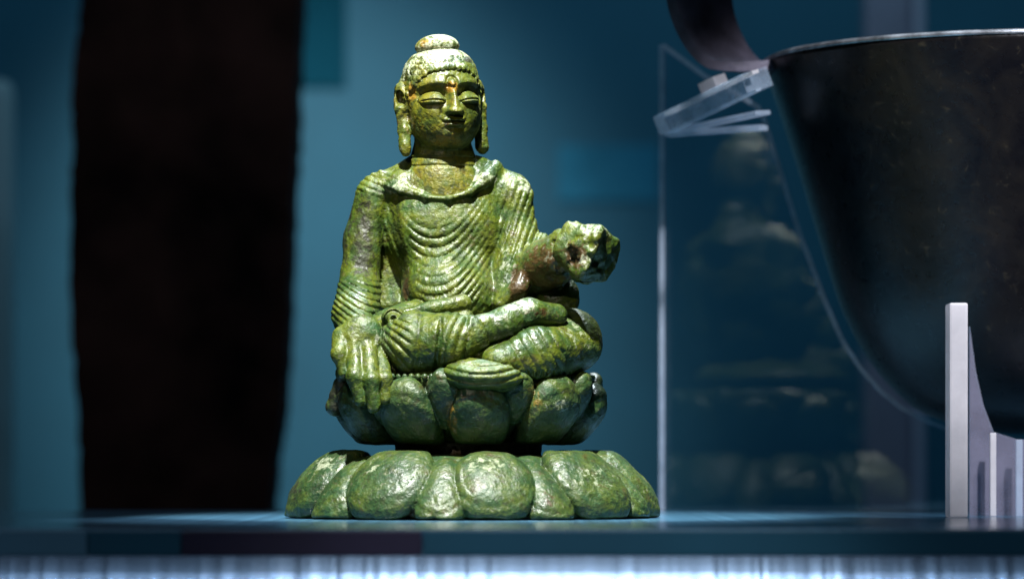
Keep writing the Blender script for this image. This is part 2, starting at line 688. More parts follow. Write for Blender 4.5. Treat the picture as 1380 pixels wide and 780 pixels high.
# things on and before the far wall
V, F = box(xat(-90, 30), xat(14, 30), 30, 31, -6, zat(105, 30), .3)
tag(mesh_obj('partition_screen', V, F, M['panel'], smooth=False), 'pale blue-grey blurred panel at the far left edge of the picture', 'panel')
V, F = box(xat(330, 43), xat(464, 43), 43.93, 43.99, zat(113, 43), zat(-60, 43), .02)
tag(mesh_obj('wall_plaque', V, F, M['plaque'], smooth=False), 'dark blue blurred wall plaque above, just right of the dark slab', 'plaque')
V, F = box(xat(752, 43), xat(890, 43), 43.94, 43.99, zat(268, 43), zat(192, 43), .02)  # pale patch painted in place of a reflection streak on the wall
tag(mesh_obj('wall_glare', V, F, M['glare'], smooth=False), 'painted reflection: faint pale blue blurred patch on the wall right of the head', 'glare')
post = empty('display_post', (xat(1204, 30), 30, -6), 'lilac-grey blurred upright post behind the dark bowl', 'post')
o3 = (xat(1204, 30), 30, -6)
V, F = box(xat(1166, 30), xat(1230, 30), 30, 31, -6, 16, .15)
mesh_obj('shaft', V, F, M['lilac'], post, o3, smooth=False)
V, F = box(xat(1230.5, 30), xat(1246, 30), 29.8, 30.6, -6, 16, .1)  # paler strip: the post's edge highlight put in as colour
mesh_obj('edge_strip', V, F, M['lilac_highlight'], post, o3, smooth=False)

# clear sheet cut to the bowl's curve; it mirrors the statue's back faintly
PM, PN = np.array([2.0, 6.85]), np.array([.333, .943])


def on_sheet(px, py):
    k = (px - 690) / 100 / CAMD                     # x = k * (CAMD + y), n.(p-M)=0
    y = (PN @ PM - PN[0] * k * CAMD) / (PN[1] + PN[0] * k)
    p = W(px, py, y)
    return p


cr = [(893, 62), (950, 104), (1000, 132), (1022, 146), (1031, 167), (1050, 228), (1074, 307), (1110, 403), (1135, 460), (1160, 498), (1188, 529), (1215, 550), (1245, 566), (1282, 580)]
outl = [on_sheet(px, py) for px, py in cr]
e1 = on_sheet(1282, 600)
e0 = on_sheet(893, 600)
outl += [np.array([e1[0], e1[1], 0.003]), np.array([e0[0], e0[1], 0.003])]
nn = np.array([PN[0], PN[1], 0]) * 0.10
n = len(outl)
V = [p for p in outl] + [p + nn for p in outl]
F = [list(range(n))[::-1], list(range(n, 2 * n))]
two = [0, 0]
for i in range(n):
    j2 = (i + 1) % n
    F.append([i, j2, j2 + n, i + n])
    two.append(1)
stand = empty('acrylic_stand', (float(e0[0]), float(e0[1]), 0), 'clear acrylic stand with curved sheet and brackets holding the dark bowl', 'stand')
so = (float(e0[0]), float(e0[1]), 0)
mesh_obj('curved_sheet', V, F, [M['clear'], M['edge_thin']], stand, so, smooth=False, two=two)


def bar(name, a, b, hw, hd, mat):
    a, b = np.array(a, float), np.array(b, float)
    d = (b - a) / np.linalg.norm(b - a)
    yv = np.array([0, 1.0, 0])
    yv = yv - d * (d @ yv)
    yv /= np.linalg.norm(yv)
    zv = np.cross(d, yv)
    V = []
    for t in (a, b):
        for sy, sz in ((-1, -1), (1, -1), (1, 1), (-1, 1)):
            V.append(t + yv * hd * sy + zv * hw * sz)
    F = [[0, 1, 2, 3], [7, 6, 5, 4], [0, 4, 5, 1], [1, 5, 6, 2], [2, 6, 7, 3], [3, 7, 4, 0]]
    return mesh_obj(name, V, F, M[mat], stand, so, smooth=False)


bar('bracket_arm', W(902, 165, 4.0), W(1020, 108, 2.2), .14, .25, 'haze_sheet')
bar('bracket_edge', W(900, 154, 3.7), W(1018, 97, 1.9), .025, .06, 'white_edge')
bar('bracket_edge', W(904, 178, 3.7), W(1022, 121, 1.9), .02, .05, 'edge')
bar('bracket_rail', W(900, 181, 4.0), W(1030, 172, 3.4), .035, .15, 'edge')
bar('bracket_rail', W(915, 176, 4.4), W(1028, 152, 3.0), .03, .15, 'edge')
bar('bracket_glint', W(952, 120, 3.2), W(972, 110, 3.0), .10, .15, 'white_edge')  # white block put in for a highlight on the bracket
V, F = box(xat(1279, -.2), xat(1304, -.2), -.25, .25, .003, zat(408, -.2), .03)
mesh_obj('upright', V, F, M['white_edge'], stand, so, smooth=False)
q = [W(px, py, 1.5) for px, py in ((1306, 440), (1314, 500), (1324, 545), (1338, 582), (1370, 592), (1440, 592))]
q = [(float(p[0]), float(p[2])) for p in q] + [(xat(1440, 1.5), .003), (xat(1306, 1.5), .003)]
V, F = prism(q, 1.4, 1.55)
mesh_obj('rear_sheet', V, F, [M['lilac_sheet'], M['edge']], stand, so, smooth=False, two=[0, 0] + [1] * len(q))
V, F = box(xat(1334, 1.0), xat(1342, 1.0), .95, 1.05, .003, zat(583, 1.0), .01)
mesh_obj('thin_rod', V, F, M['white_edge'], stand, so, smooth=False)
V, F = box(xat(1369, 1.0), xat(1378, 1.0), .95, 1.05, .003, zat(592, 1.0), .01)
mesh_obj('thin_rod', V, F, M['edge'], stand, so, smooth=False)

ea, eb = e0 + np.array([-.02, -.05, 0]), on_sheet(893, 62) + np.array([-.02, -.05, 0])
V, F = box(float(ea[0]) - .04, float(ea[0]) + .05, float(ea[1]) - .05, float(ea[1]) + .03, .003, float(eb[2]), .01)
mesh_obj('edge_strip', V, F, M['edge'], stand, so, smooth=False)

V, F = [], []
cpts = [on_sheet(px, py) for px, py in cr]
for i, p in enumerate(cpts):
    tg = cpts[min(i + 1, len(cpts) - 1)] - cpts[max(i - 1, 0)]
    tg = tg / np.linalg.norm(tg)
    nr = np.array([-tg[2], 0, tg[0]])
    for a, b in ((-1, -1), (1, -1), (1, 1), (-1, 1)):
        V.append(p + np.array([0, -.07, 0]) + nr * .03 * a + np.array([0, .05, 0]) * b)
for i in range(len(cpts) - 1):
    for k in range(4):
        F.append([i * 4 + k, i * 4 + (k + 1) % 4, (i + 1) * 4 + (k + 1) % 4, (i + 1) * 4 + k])
F += [[3, 2, 1, 0], [len(V) - 4, len(V) - 3, len(V) - 2, len(V) - 1]]
mesh_obj('curved_edge', V, F, M['edge'], stand, so, smooth=False)

# the dark bowl
BY, BXP = 4.3, 1388
bk = (CAMD + BY) / CAMD
prof = [(358, 86), (344, 130), (330, 172), (308, 240), (281, 330), (252, 418), (212, 490), (163, 543), (113, 568), (60, 581), (0.5, 585)]
from math import comb
pr = [(r / 100 * bk, zat(z, BY)) for r, z in prof]
fine = []
for i in range(len(pr) - 1):
    p0, p1, p2, p3 = pr[max(i - 1, 0)], pr[i], pr[i + 1], pr[min(i + 2, len(pr) - 1)]
    for t in np.linspace(0, 1, 6)[:-1]:
        fine.append(tuple(.5 * (2 * p1[k] + (p2[k] - p0[k]) * t + (2 * p0[k] - 5 * p1[k] + 4 * p2[k] - p3[k]) * t * t
                                + (3 * p1[k] - p0[k] - 3 * p2[k] + p3[k]) * t ** 3) for k in range(2)))
fine.append(pr[-1])
inner = [(max(r - .10, .002), z + .06) for r, z in fine]
rimz = fine[0][1]
prof2 = inner[::-1] + fine
bcx = xat(BXP, BY)
V, F = lathe(prof2, bcx, BY, 128)
bo = (bcx, BY, zat(584, BY))
bowl = empty('metal_bowl', bo, 'large dark metal bowl with a curled handle, cut by the right picture edge', 'bowl')
mesh_obj('vessel', V, F, M['bowl'], bowl, bo)
V, F = lathe([(fine[0][0] - .11, rimz), (fine[0][0] - .105, rimz + .05), (fine[0][0] - .05, rimz + .075), (fine[0][0] + .01, rimz + .05), (fine[0][0] + .012, rimz), (fine[0][0] - .11, rimz)], bcx, BY, 160)
mesh_obj('rim', V, F, M['rim'], bowl, bo)  # line of light along the rim put into its brighter colour
# curled strap handle on the left
path = [(1046, 90), (1015, 94), (990, 88), (968, 66), (950, 30), (942, -10), (946, -60), (970, -105), (1010, -130), (1060, -120)]
hp = [np.array(W(px, py, BY - .3)) for px, py in path]
fp = []
for i in range(len(hp) - 1):
    p0, p1, p2, p3 = hp[max(i - 1, 0)], hp[i], hp[i + 1], hp[min(i + 2, len(hp) - 1)]
    for t in np.linspace(0, 1, 9)[:-1]:
        fp.append(.5 * (2 * p1 + (p2 - p0) * t + (2 * p0 - 5 * p1 + 4 * p2 - p3) * t * t + (3 * p1 - p0 - 3 * p2 + p3) * t ** 3))
fp.append(hp[-1])
V, F = [], []
for i, p in enumerate(fp):
    tg = fp[min(i + 1, len(fp) - 1)] - fp[max(i - 1, 0)]
    tg /= np.linalg.norm(tg)
    nr = np.array([-tg[2], 0, tg[0]])               # in-plane normal
    tw = sstep(0, 14, np.array(float(i)))
    ax = np.array([1.0 * tw, 1.0, 0.0])             # strap axis swings so the inner face shows
    ax = ax / np.linalg.norm(ax)
    hw = .35 + .27 * float(tw)
    for a, b in ((-1, -1), (1, -1), (1, 1), (-1, 1)):
        V.append(p + ax * hw * a + nr * .07 * b)
for i in range(len(fp) - 1):
    for k in range(4):
        k2 = (k + 1) % 4
        F.append([i * 4 + k, i * 4 + k2, (i + 1) * 4 + k2, (i + 1) * 4 + k])
F += [[3, 2, 1, 0], [len(V) - 4, len(V) - 3, len(V) - 2, len(V) - 1]]
mesh_obj('handle', V, F, M['strap'], bowl, bo, smooth=False)

# ================================================================== THE STATUE
ORG = np.array([W(634, 697)[0], 0.0, 0.0], np.float32)
statue = empty('buddha_statue', ORG, 'green bronze seated Buddha statue on a double lotus pedestal with a broken forearm', 'statue')
CX = float(ORG[0])

# ---- lower lotus base ------------------------------------------------------
def frame(th):
    """tangent, radial for an angle measured from the front (-y) towards +x"""
    return np.array([math.cos(th), math.sin(th), 0]), np.array([math.sin(th), -math.cos(th), 0])


def petal_frames(n, off, cr, cz, sr, sz):
    out = []
    for i in range(n):
        th = math.radians(off + 360.0 * i / n + random.uniform(-2.2, 2.2))
        t, r = frame(th)
        s = r * sr + np.array([0, 0, sz])
        s /= np.linalg.norm(s)
        nn = np.cross(t, s)
        if nn @ r < 0:
            nn = -nn
        c = np.array([CX, 0, cz + random.uniform(-.025, .025)]) + r * cr
        tw = random.uniform(-.10, .10)                      # each petal leans a little its own way
        t, s = t * math.cos(tw) + s * math.sin(tw), s * math.cos(tw) - t * math.sin(tw)
        f = random.uniform(.93, 1.07)
        out.append((c.astype(np.float32), (np.stack([t, nn, s]) / f).astype(np.float32)))
    return out


LOW = petal_frames(9, 8.5, 2.00, 0.44, 0.72, -0.72)
LOW2 = petal_frames(9, 28.5, 2.05, 0.33, 0.72, -0.70)


def petal(P, c, R, rt, rn, rs, tip):
    """puffed leaf with a firm edge and a faint inner border; width shrinks towards +s"""
    q = (P - c) @ R.T
    sn = q[:, 2] / rs
    w = rt * (1 - tip * np.clip(sn, -1, 1.2))
    rho = np.sqrt((q[:, 0] / w) ** 2 + sn ** 2)
    n = np.abs(q[:, 1]) / rn
    k = (rho ** 2.2 + n ** 2.1 + 1e-6) ** (1 / 2.15)
    d = (k - 1) * np.where(rho > n, rt * .8, rn)
    return d + .009 * np.exp(-((rho - .82) / .05) ** 2)


def low_parts(P):
    Ps = P.copy()
    r = np.sqrt((P[:, 0] - CX) ** 2 + P[:, 1] ** 2)
    z = P[:, 2]
    q = np.stack([r, z], 1)
    core = smax(((r - 1.98) * .72 + (z - .50) * .70), z - .83, .1)
    core = smax(core, r - 2.3, .05)
    ds = [core]
    for c, R in LOW:
        ds.append(petal(P, c, R, 0.66, 0.31, 0.68, -0.10))
    for c, R in LOW2:
        ds.append(petal(P, c, R, 0.40, 0.26, 0.62, -0.20))
    return ds


def low_fn(P):
    ds = low_parts(P)
    d = ds[0]
    for e in ds[1:]:
        d = crease(d, e, 0.05, 0.022)
    d = smax(d, 0.015 - P[:, 2], 0.03)
    return smax(d, P[:, 2] - 0.90, 0.04)


def rough_detail(P, a=0.012):
    return a * fbm(P, 3.0, 4, 3) + 0.5 * a * np.minimum(0, fbm(P, 11, 2, 9) + 0.25)


def pat(P, lists):
    """patina masks: red-brown, pale crust plus painted highlights, dark crust plus painted shade, orange"""
    A = np.zeros((len(P), 4), np.float32)
    for ch, c, r, w in lists:
        A[:, ch] = np.maximum(A[:, ch], w * np.minimum(1, 1.6 * blob(P, c, r)))
    return A


V, Q, N = sculpt(low_fn, (CX - 2.7, -2.7, -0.05), (CX + 2.7, 2.7, 1.0), 0.026, lambda P: rough_detail(P, 0.016))
ids = np.argmin(np.stack(low_parts(V), 1) - np.array([0.0] + [0.02] * 18), 1)
A = pat(V, [(0, W(560, 690, -1.9), (.25, .5, .2), .9), (0, W(735, 680, -1.9), (.2, .5, .25), .8), (2, W(405, 665, -0.4), (.3, .9, .35), .6),  # dark spot: shade on the left petal put into the colour
            (1, W(655, 625, -2), (.4, .6, .14), .45), (1, W(505, 640, -1.7), (.14, .3, .2), .8), (1, W(440, 625, -.8), (.25, .5, .15), .6),  # pale petal tops: highlights put into the colour
            (1, W(800, 640, -1.7), (.4, .6, .2), .35), (0, W(640, 606, -1), (1.1, 1.5, .06), .7)])
out = split_parts(V, Q, N, ids, A, ['lotus_base'] + ['petal'] * 18, [statue] + [0] * 18, ORG, M['patina_green'])

# ---- stem between the two lotuses -------------------------------------------
def stem_fn(P):
    r = np.sqrt((P[:, 0] - W(629, 600)[0]) ** 2 + (P[:, 1] * 1.05) ** 2)
    return smax(np.abs(P[:, 2] - 0.96) - 0.12, r - 0.99 - 0.05 * np.abs(P[:, 2] - .95), 0.03)


V, Q, N = sculpt(stem_fn, (CX - 1.3, -1.2, 0.75), (CX + 1.2, 1.2, 1.16), 0.03, lambda P: rough_detail(P, 0.03))
A = pat(V, [(0, W(629, 600), (3, 3, 2), .8)])
split_parts(V, Q, N, np.zeros(len(V), int), A, ['stem'], statue, ORG, M['patina'], {0: 'rusty red-brown stem between the two lotus rings'})

# ---- upper lotus throne -----------------------------------------------------
UPX = 0.0
UP = petal_frames(10, 6.5, 1.42, 1.38, 0.60, 0.68)
UP2 = petal_frames(10, 24.5, 1.52, 1.56, 0.45, 0.8)


def up_parts(P):
    r = np.sqrt((P[:, 0] - CX + 0.02) ** 2 + P[:, 1] ** 2)
    z = P[:, 2]
    core = (np.sqrt((np.maximum(r - 0.75, 0) / 0.93) ** 2 + ((z - 1.58) / 0.61) ** 2) - 1) * 0.55
    rim = np.sqrt((r - 1.62) ** 2 + (z - 1.84) ** 2) - 0.10
    core = smin(core, smax(r - 1.66, np.abs(z - 1.78) - 0.12, 0.05), 0.08)
    core = np.maximum(core, z - 1.97)
    ds = [core]
    for i, (c, R) in enumerate(UP):
        ds.append(petal(P, c, R, 0.50, 0.34, 0.57, -0.06))
    for c, R in UP2:
        ds.append(petal(P, c, R, 0.36, 0.22, 0.44, 0.25))
    return ds


LUMPS = [(W(463, 503, -.4), .10), (W(460, 520, -.3), .11), (W(456, 533, -.25), .13), (W(467, 495, -.5), .08), (W(452, 548, -.2), .14)]


def up_fn(P):
    ds = up_parts(P)
    d = ds[0]
    for e in ds[1:]:
        d = crease(d, e, 0.05, 0.040)
    for c, r in LUMPS:
        d = smin(d, length(P - c) - r, 0.05)
    return smax(d, 0.98 - P[:, 2], 0.05)


V, Q, N = sculpt(up_fn, (CX - 2.15, -2.1, 0.9), (CX + 2.1, 2.1, 2.1), 0.023, lambda P: rough_detail(P, 0.016))
ids = np.argmin(np.stack(up_parts(V), 1) - np.array([0.0] + [0.02] * 20), 1)
A = pat(V, [(2, W(455, 530, -.3), (.28, .8, .5), .75), (0, W(515, 530, -1.3), (.2, .4, .25), .8), (0, W(640, 535, -1.7), (.3, .4, .12), .6),
            (3, W(610, 560, -1.6), (.15, .4, .4), .5), (3, W(720, 530, -1.5), (.2, .4, .4), .4), (1, W(760, 545, -1.5), (.3, .5, .15), .35)])  # pale spot: petal highlight put into the colour
split_parts(V, Q, N, ids, A, ['lotus_throne'] + ['petal'] * 20, [statue] + [0] * 20, ORG, M['patina_green'])

# row of tiny beads round the top of the throne: too small to pick apart singly
bv, bf = [], []
for i in range(110):
    a = 2 * math.pi * i / 110
    c = np.array([CX - .02 + 1.665 * math.sin(a), -1.665 * math.cos(a), 1.87 + 0.01 * math.sin(5 * a)])
    b0 = len(bv)
    for la in range(1, 4):
        for lo_ in range(6):
            t, f = math.pi * la / 4, 2 * math.pi * lo_ / 6
            bv.append(c + 0.045 * np.array([math.sin(t) * math.cos(f), math.sin(t) * math.sin(f), math.cos(t)]))
    bv.append(c + [0, 0, .045])
    bv.append(c - [0, 0, .045])
    for la in range(2):
        for lo_ in range(6):
            j = (lo_ + 1) % 6
            bf.append([b0 + la * 6 + lo_, b0 + (la + 1) * 6 + lo_, b0 + (la + 1) * 6 + j, b0 + la * 6 + j])
    for lo_ in range(6):
        j = (lo_ + 1) % 6
        bf.append([b0 + 18, b0 + lo_, b0 + j])
        bf.append([b0 + 19, b0 + 12 + j, b0 + 12 + lo_])
o = mesh_obj('bead_row', bv, bf, M['patina_green'], statue, ORG, attr=np.zeros((len(bv), 4)))
o['kind'] = 'stuff'

# ---- robed body ----------------------------------------------------------------
def rotz(a):
    c, s = math.cos(a), math.sin(a)
    return np.array([[c, s, 0], [-s, c, 0], [0, 0, 1]], np.float32)


def roty(a):
    """local x axis tilted up by a in the x-z plane"""
    c, s = math.cos(a), math.sin(a)
    return np.array([[c, 0, s], [0, 1, 0], [-s, 0, c]], np.float32)


BODY = ['robe', 'sleeve', 'sleeve', 'hand', 'forearm', 'leg', 'leg', 'foot', 'robe_hem', 'sash_roll']


def body_parts(P):
    # torso
    chest = ell(P, W(600, 306, 0.12), (0.86, 0.58, 0.95))
    belly = ell(P, W(604, 400, -0.12), (0.66, 0.62, 0.62))
    sh = tube(P, [W(512, 258, .12), W(560, 242, .16), W(600, 240, .2), W(640, 240, .16), W(686, 256, .12)], [.25, .27, .3, .27, .25], .1)
    trap = tube(P, [W(596, 205, .2), W(594, 248, .2)], [.36, .60], .1)
    collar = tube(P, [W(514, 236, -.02), W(544, 253, -.30), W(574, 265, -.42), W(605, 268, -.45), W(634, 258, -.40), W(654, 242, -.24), W(667, 227, .0)],
                  [.075, .045, .035, .035, .05, .085, .11], .06)
    collar = smin(collar, ell(P, W(545, 243, .02), (.24, .28, .2)), .1)
    collar2 = tube(P, [W(505, 240, .0), W(540, 256, -.30), W(580, 270, -.40)], [.07, .045, .02], .05)
    seat = ell(P, W(632, 478, -.35), (1.55, 1.15, 0.34))
    web = tube(P, [W(526, 300, .36), W(524, 400, .30)], [.26, .26], .1)
    torso = smin(usmin([chest, belly, sh], .22), web, .1)
    torso = smin(torso, trap, .12)
    torso = smin(smin(torso, collar, .06), collar2, .03)
    torso = smin(torso, seat, .18)
    # viewer-left arm (upper arm and draped forearm)
    armr = tube(P, [W(506, 266, .1), W(492, 320, .1), W(485, 378, -.02)], [.285, .26, .27], .12)
    frr = tube(P, [W(484, 392, -.18), W(480, 425, -.62), W(484, 446, -.92)], [.30, .31, .27], .1)
    armr = smin(armr, frr, .08)
    # viewer-right arm
    arml = tube(P, [W(690, 264, .1), W(694, 320, .08), W(690, 372, .02)], [.285, .30, .34], .12)
    drape = tube(P, [W(700, 330, -.1), W(690, 400, -.25)], [.18, .3], .1)
    edge = tube(P, [W(731, 322, -.1), W(716, 352, -.42), W(700, 388, -.55), W(676, 408, -.5)], [.08, .10, .11, .10], .08)
    hang = smax(ell(P, W(752, 400, -.25), (.30, .16, .30), roty(.5)), P[:, 0] - W(781, 400, -.25)[0], .03)
    arml = usmin([arml, drape], .15)
    arml = smin(arml, edge, .06)
    arml = smin(arml, hang, .04)
    # hand hanging over the knee: palm, four fingers, thumb
    palm = ell(P, W(487, 461, -1.18), (.33, .20, .36), roty(-.10))
    fing = [tube(P, [W(461, 452, -1.16), W(458, 478, -1.34), W(463, 502, -1.36)], [.12, .115, .09], .05),
            tube(P, [W(478, 468, -1.28), W(479, 508, -1.56), W(485, 540, -1.58)], [.12, .11, .085], .05),
            tube(P, [W(497, 470, -1.30), W(500, 512, -1.60), W(503, 548, -1.62)], [.12, .108, .085], .05),
            tube(P, [W(514, 474, -1.22), W(519, 510, -1.52), W(519, 538, -1.54)], [.105, .095, .075], .05)]
    th = tube(P, [W(507, 452, -1.04), W(525, 478, -1.13), W(530, 504, -1.18)], [.11, .09, .065], .05)
    hand = smin(palm, th, .05)
    for f in fing:
        hand = smin(hand, f, .04)
    # broken forearm stump
    fore = tube(P, [W(706, 374, -.15), W(738, 356, -.45), W(762, 344, -.75)], [.27, .33, .345], .1)
    kq = (P - W(790, 339, -.98)) @ np.array([[.80, -.50, -.33], [.42, .86, -.28], [.42, .08, .90]], np.float32).T
    kq = np.abs(kq + .04 * np.sin(P[:, [1, 2, 0]] * 9)) - np.array([.19, .24, .23], np.float32)
    knob = length(np.maximum(kq, 0)) + np.minimum(kq.max(1), 0) - .13
    fore = crease(smin(fore, knob, .02), knob, .05, .02)
    # viewer-left leg under the cloth, bare shin and foot crossing to the right
    legr = tube(P, [W(520, 462, -.75), W(560, 462, -1.18), W(604, 461, -1.36), W(636, 452, -1.36)], [.40, .42, .37, .27], .1)
    legr = smin(legr, tube(P, [W(600, 420, -.2), W(520, 452, -.8)], [.35, .33], .1), .1)
    shin = tube(P, [W(634, 451, -1.36), W(680, 437, -1.24), W(712, 423, -1.10), W(750, 426, -.95)], [.235, .215, .20, .16], .08)
    # viewer-right leg
    legl = tube(P, [W(672, 492, -1.50), W(720, 480, -1.18), W(774, 466, -.62)], [.25, .38, .37], .12)
    legl = smin(legl, tube(P, [W(690, 440, -.3), W(772, 452, -.5)], [.3, .35], .1), .12)
    # cloth fan in front and the roll across the lap
    fan = ell(P, W(650, 507, -1.60), (.53, .42, .23), roty(-.06))
    fan = smax(fan, (P - W(650, 488, -1.85)) @ np.array([0, -.62, .78], np.float32), .04)
    roll = tube(P, [W(548, 424, -1.05), W(585, 416, -1.05), W(624, 408, -.95)], [.11, .11, .11], .05)
    curl = ell(P, W(532, 430, -1.16), (.19, .16, .145))
    roll = smin(smin(roll, curl, .04), tube(P, [W(560, 434, -1.0), W(628, 430, -.95)], [.12, .12], .05), .05)
    return [torso, armr, arml, hand, fore, legr, legl, shin, fan, roll]


def body_comb(ds, z):
    torso, armr, arml, hand, fore, legr, legl, shin, fan, roll = ds
    d = smin(torso, armr, .07)
    d = smin(d, arml, .07)
    d = smin(d, fore, .05)
    d = smin(d, legl, .08)
    d = crease(d, shin, .04, .025)
    d = crease(d, legr, .04, .03)
    d = crease(d, roll, .04, .025)
    d = smax(d, 1.84 - z, .03)
    d = crease(d, fan, .04, .03)
    d = crease(d, hand, .04, .02)
    return d


def body_fn(P):
    return body_comb(body_parts(P), P[:, 2])


def pxy(P):
    k = CAMD / (CAMD + P[:, 1])
    return 690 + P[:, 0] * 100 * k, 620 - (P[:, 2] - CAMZ) * 100 * k


def body_detail(P):
    ds = body_parts(P)
    x, y = pxy(P)
    D = np.stack(ds, 1)
    m = [np.clip(1 - (D[:, k] - D.min(1)) / 0.10, 0, 1) for k in range(10)]
    front = sstep(.35, -.05, P[:, 1])
    d = 0
    # hanging catenary folds over the chest
    dx = x - 577
    ph = y + np.where(dx > 0, 0.0098 * dx * dx, 0.022 * dx * dx) + 2.2 * np.sin(x * .07)
    xb = 528 + (y - 270) * .17
    amp = sstep(300, 330, ph) * sstep(462, 440, ph) * sstep(xb + 6, xb + 26, x) * sstep(672, 622, x)
    amp = amp * np.clip(0.85 + .7 * fbm(P, 1.8, 2, 5), .15, 1.6)
    d = d + .036 * amp * ridges(ph / 13.0 + .25) * m[0] * front
    # hollow side panel with slanting folds
    a2 = sstep(494, 506, x) * sstep(xb + 10, xb - 6, x) * sstep(250, 275, y) * sstep(420, 395, y)
    d = d + (.014 * a2 * ridges((x - .36 * y) / 9.0) - .11 * a2) * m[0] * front
    # sleeve folds on the viewer's right
    a3 = sstep(664, 676, x) * sstep(236, 262, y) * sstep(392, 355, y)
    d = d + .024 * a3 * ridges((x + .36 * y) / 9.5) * m[2] * front
    # shoulder cloth creases
    a4 = sstep(545, 515, x) * sstep(222, 236, y) * sstep(266, 256, y)
    d = d + .018 * a4 * ridges((y - .42 * x) / 9.0) * np.maximum(m[0], m[1])
    # wrapped forearm
    a5 = sstep(374, 384, y) * sstep(452, 424, y)
    d = d + .030 * a5 * ridges((y - .55 * (x - 480) + .006 * (x - 480) ** 2) / 9.0) * m[1]
    # draped viewer-left leg: folds fan out from the knee, cuff at the shin
    ang = np.degrees(np.arctan2(y - 405, x - 470))
    a6 = sstep(508, 525, x) * sstep(560, 545, x) * sstep(422, 436, y)
    d = d + .034 * a6 * ridges(ang / 7.0) * m[5]
    a7 = sstep(592, 600, x) * sstep(638, 630, x)
    d = d + .028 * a7 * ridges((x - 1.0 * (500 - y) * .45 - .004 * (y - 440) ** 2) / 13.0) * m[5]
    d = d - .06 * np.exp(-((x - 594 + .10 * (y - 440)) / 3.5) ** 2) * m[5] * sstep(425, 440, y)
    d = d + .035 * sstep(628, 634, x) * m[5]
    d = d - .02 * np.exp(-((x - 565 + .12 * (y - 440)) / 3.0) ** 2) * m[5]
    # viewer-right leg folds
    a8 = sstep(672, 690, x) * sstep(775, 750, x) * sstep(430, 446, y)
    d = d + .026 * a8 * ridges((x * .9 - .55 * y) / 14.0) * m[6]
    # knee band and bead-like hem
    d = d + .02 * np.exp(-((y - 503 - .0 * x) / 3.0) ** 2) * np.sin(x * .9) * sstep(690, 700, x) * sstep(775, 765, x) * m[6]
    # stepped edges of the cloth fan
    ef = y + .004 * (x - 650) ** 2
    d = d + .035 * ridges(ef / 11.0 + .1) * m[8] * sstep(488, 496, y)
    # spiral end of the roll
    rr = np.sqrt((x - 532) ** 2 + (y - 430) ** 2)
    d = d + .03 * np.sin(rr * .62 + np.arctan2(y - 430, x - 532)) * sstep(19, 13, rr) * m[9]
    # broken stump: rough and facetted
    d = d + m[4] * (.05 * fbm(P, 3.2, 3, 31) + .07 * np.minimum(0, fbm(P, 5, 3, 4))) * sstep(715, 765, x)
    # hand: creases between tendons
    d = d + m[3] * .004 * fbm(P, 6, 2, 8)
    return d + rough_detail(P, 0.017)


V, Q, N = sculpt(body_fn, (CX - 2.05, -2.25, 1.30), (CX + 2.15, 1.15, 5.1), 0.0215, body_detail)
D = np.stack(body_parts(V), 1)
D[:, 0] += 0.0
ids = np.argmin(D, 1)
A = pat(V, [(0, W(738, 362, -.7), (.55, .9, .6), .72), (0, W(775, 345, -1.3), (.25, .5, .25), .9), (0, W(700, 385, -.6), (.2, .6, .4), 1.0),
            (0, W(545, 385, -.5), (.09, .5, .35), .9), (0, W(535, 350, -.5), (.06, .5, .4), .6), (0, W(725, 422, -1.1), (.35, .4, .12), .7),
            (1, W(800, 312, -1), (.3, .6, .14), .8), (1, W(800, 355, -1.4), (.3, .3, .3), .35), (1, W(530, 250, -.3), (.4, .5, .14), .5),
            (1, W(650, 238, -.3), (.3, .5, .2), .55), (1, W(705, 250, 0), (.25, .5, .2), .5), (1, W(560, 262, -.6), (.3, .4, .2), .4),  # pale shoulder cloth: light from above put into the colour
            (2, W(466, 300, .1), (.2, .6, 1.0), .55), (2, W(490, 330, -.2), (.26, .5, 1.0), .66), (1, W(520, 455, -1.2), (.25, .5, .2), .4),
            (1, W(700, 412, -1.2), (.3, .5, .12), .6), (1, W(680, 360, -.4), (.16, .4, .5), .3), (1, W(780, 450, -1), (.3, .5, .3), .25),  # pale shin and knee: highlights put into the colour
            (3, W(600, 300, -.5), (.6, .5, .5), .12)])
split_parts(V, Q, N, ids, A, BODY, statue, ORG, M['patina'],
            {4: 'broken forearm stump with red-brown crust', 8: 'bright cloth fan spread before the crossed legs'})

# ---- head ---------------------------------------------------------------------
YAW, ROLL = math.radians(17), math.radians(3.0)
HC = W(595, 141, -0.08)
fw = np.array([math.sin(YAW), -math.cos(YAW), 0])
ri = np.array([math.cos(YAW), math.sin(YAW), 0])
upv = np.array([0, 0, 1.0])
ri2 = ri * math.cos(ROLL) + upv * math.sin(ROLL)
up2 = upv * math.cos(ROLL) - ri * math.sin(ROLL)
HR = np.stack([ri2, fw, up2]).astype(np.float32)      # local: u right, f forward, v up


def g1(x, w):
    return np.exp(-(x / w) ** 2)


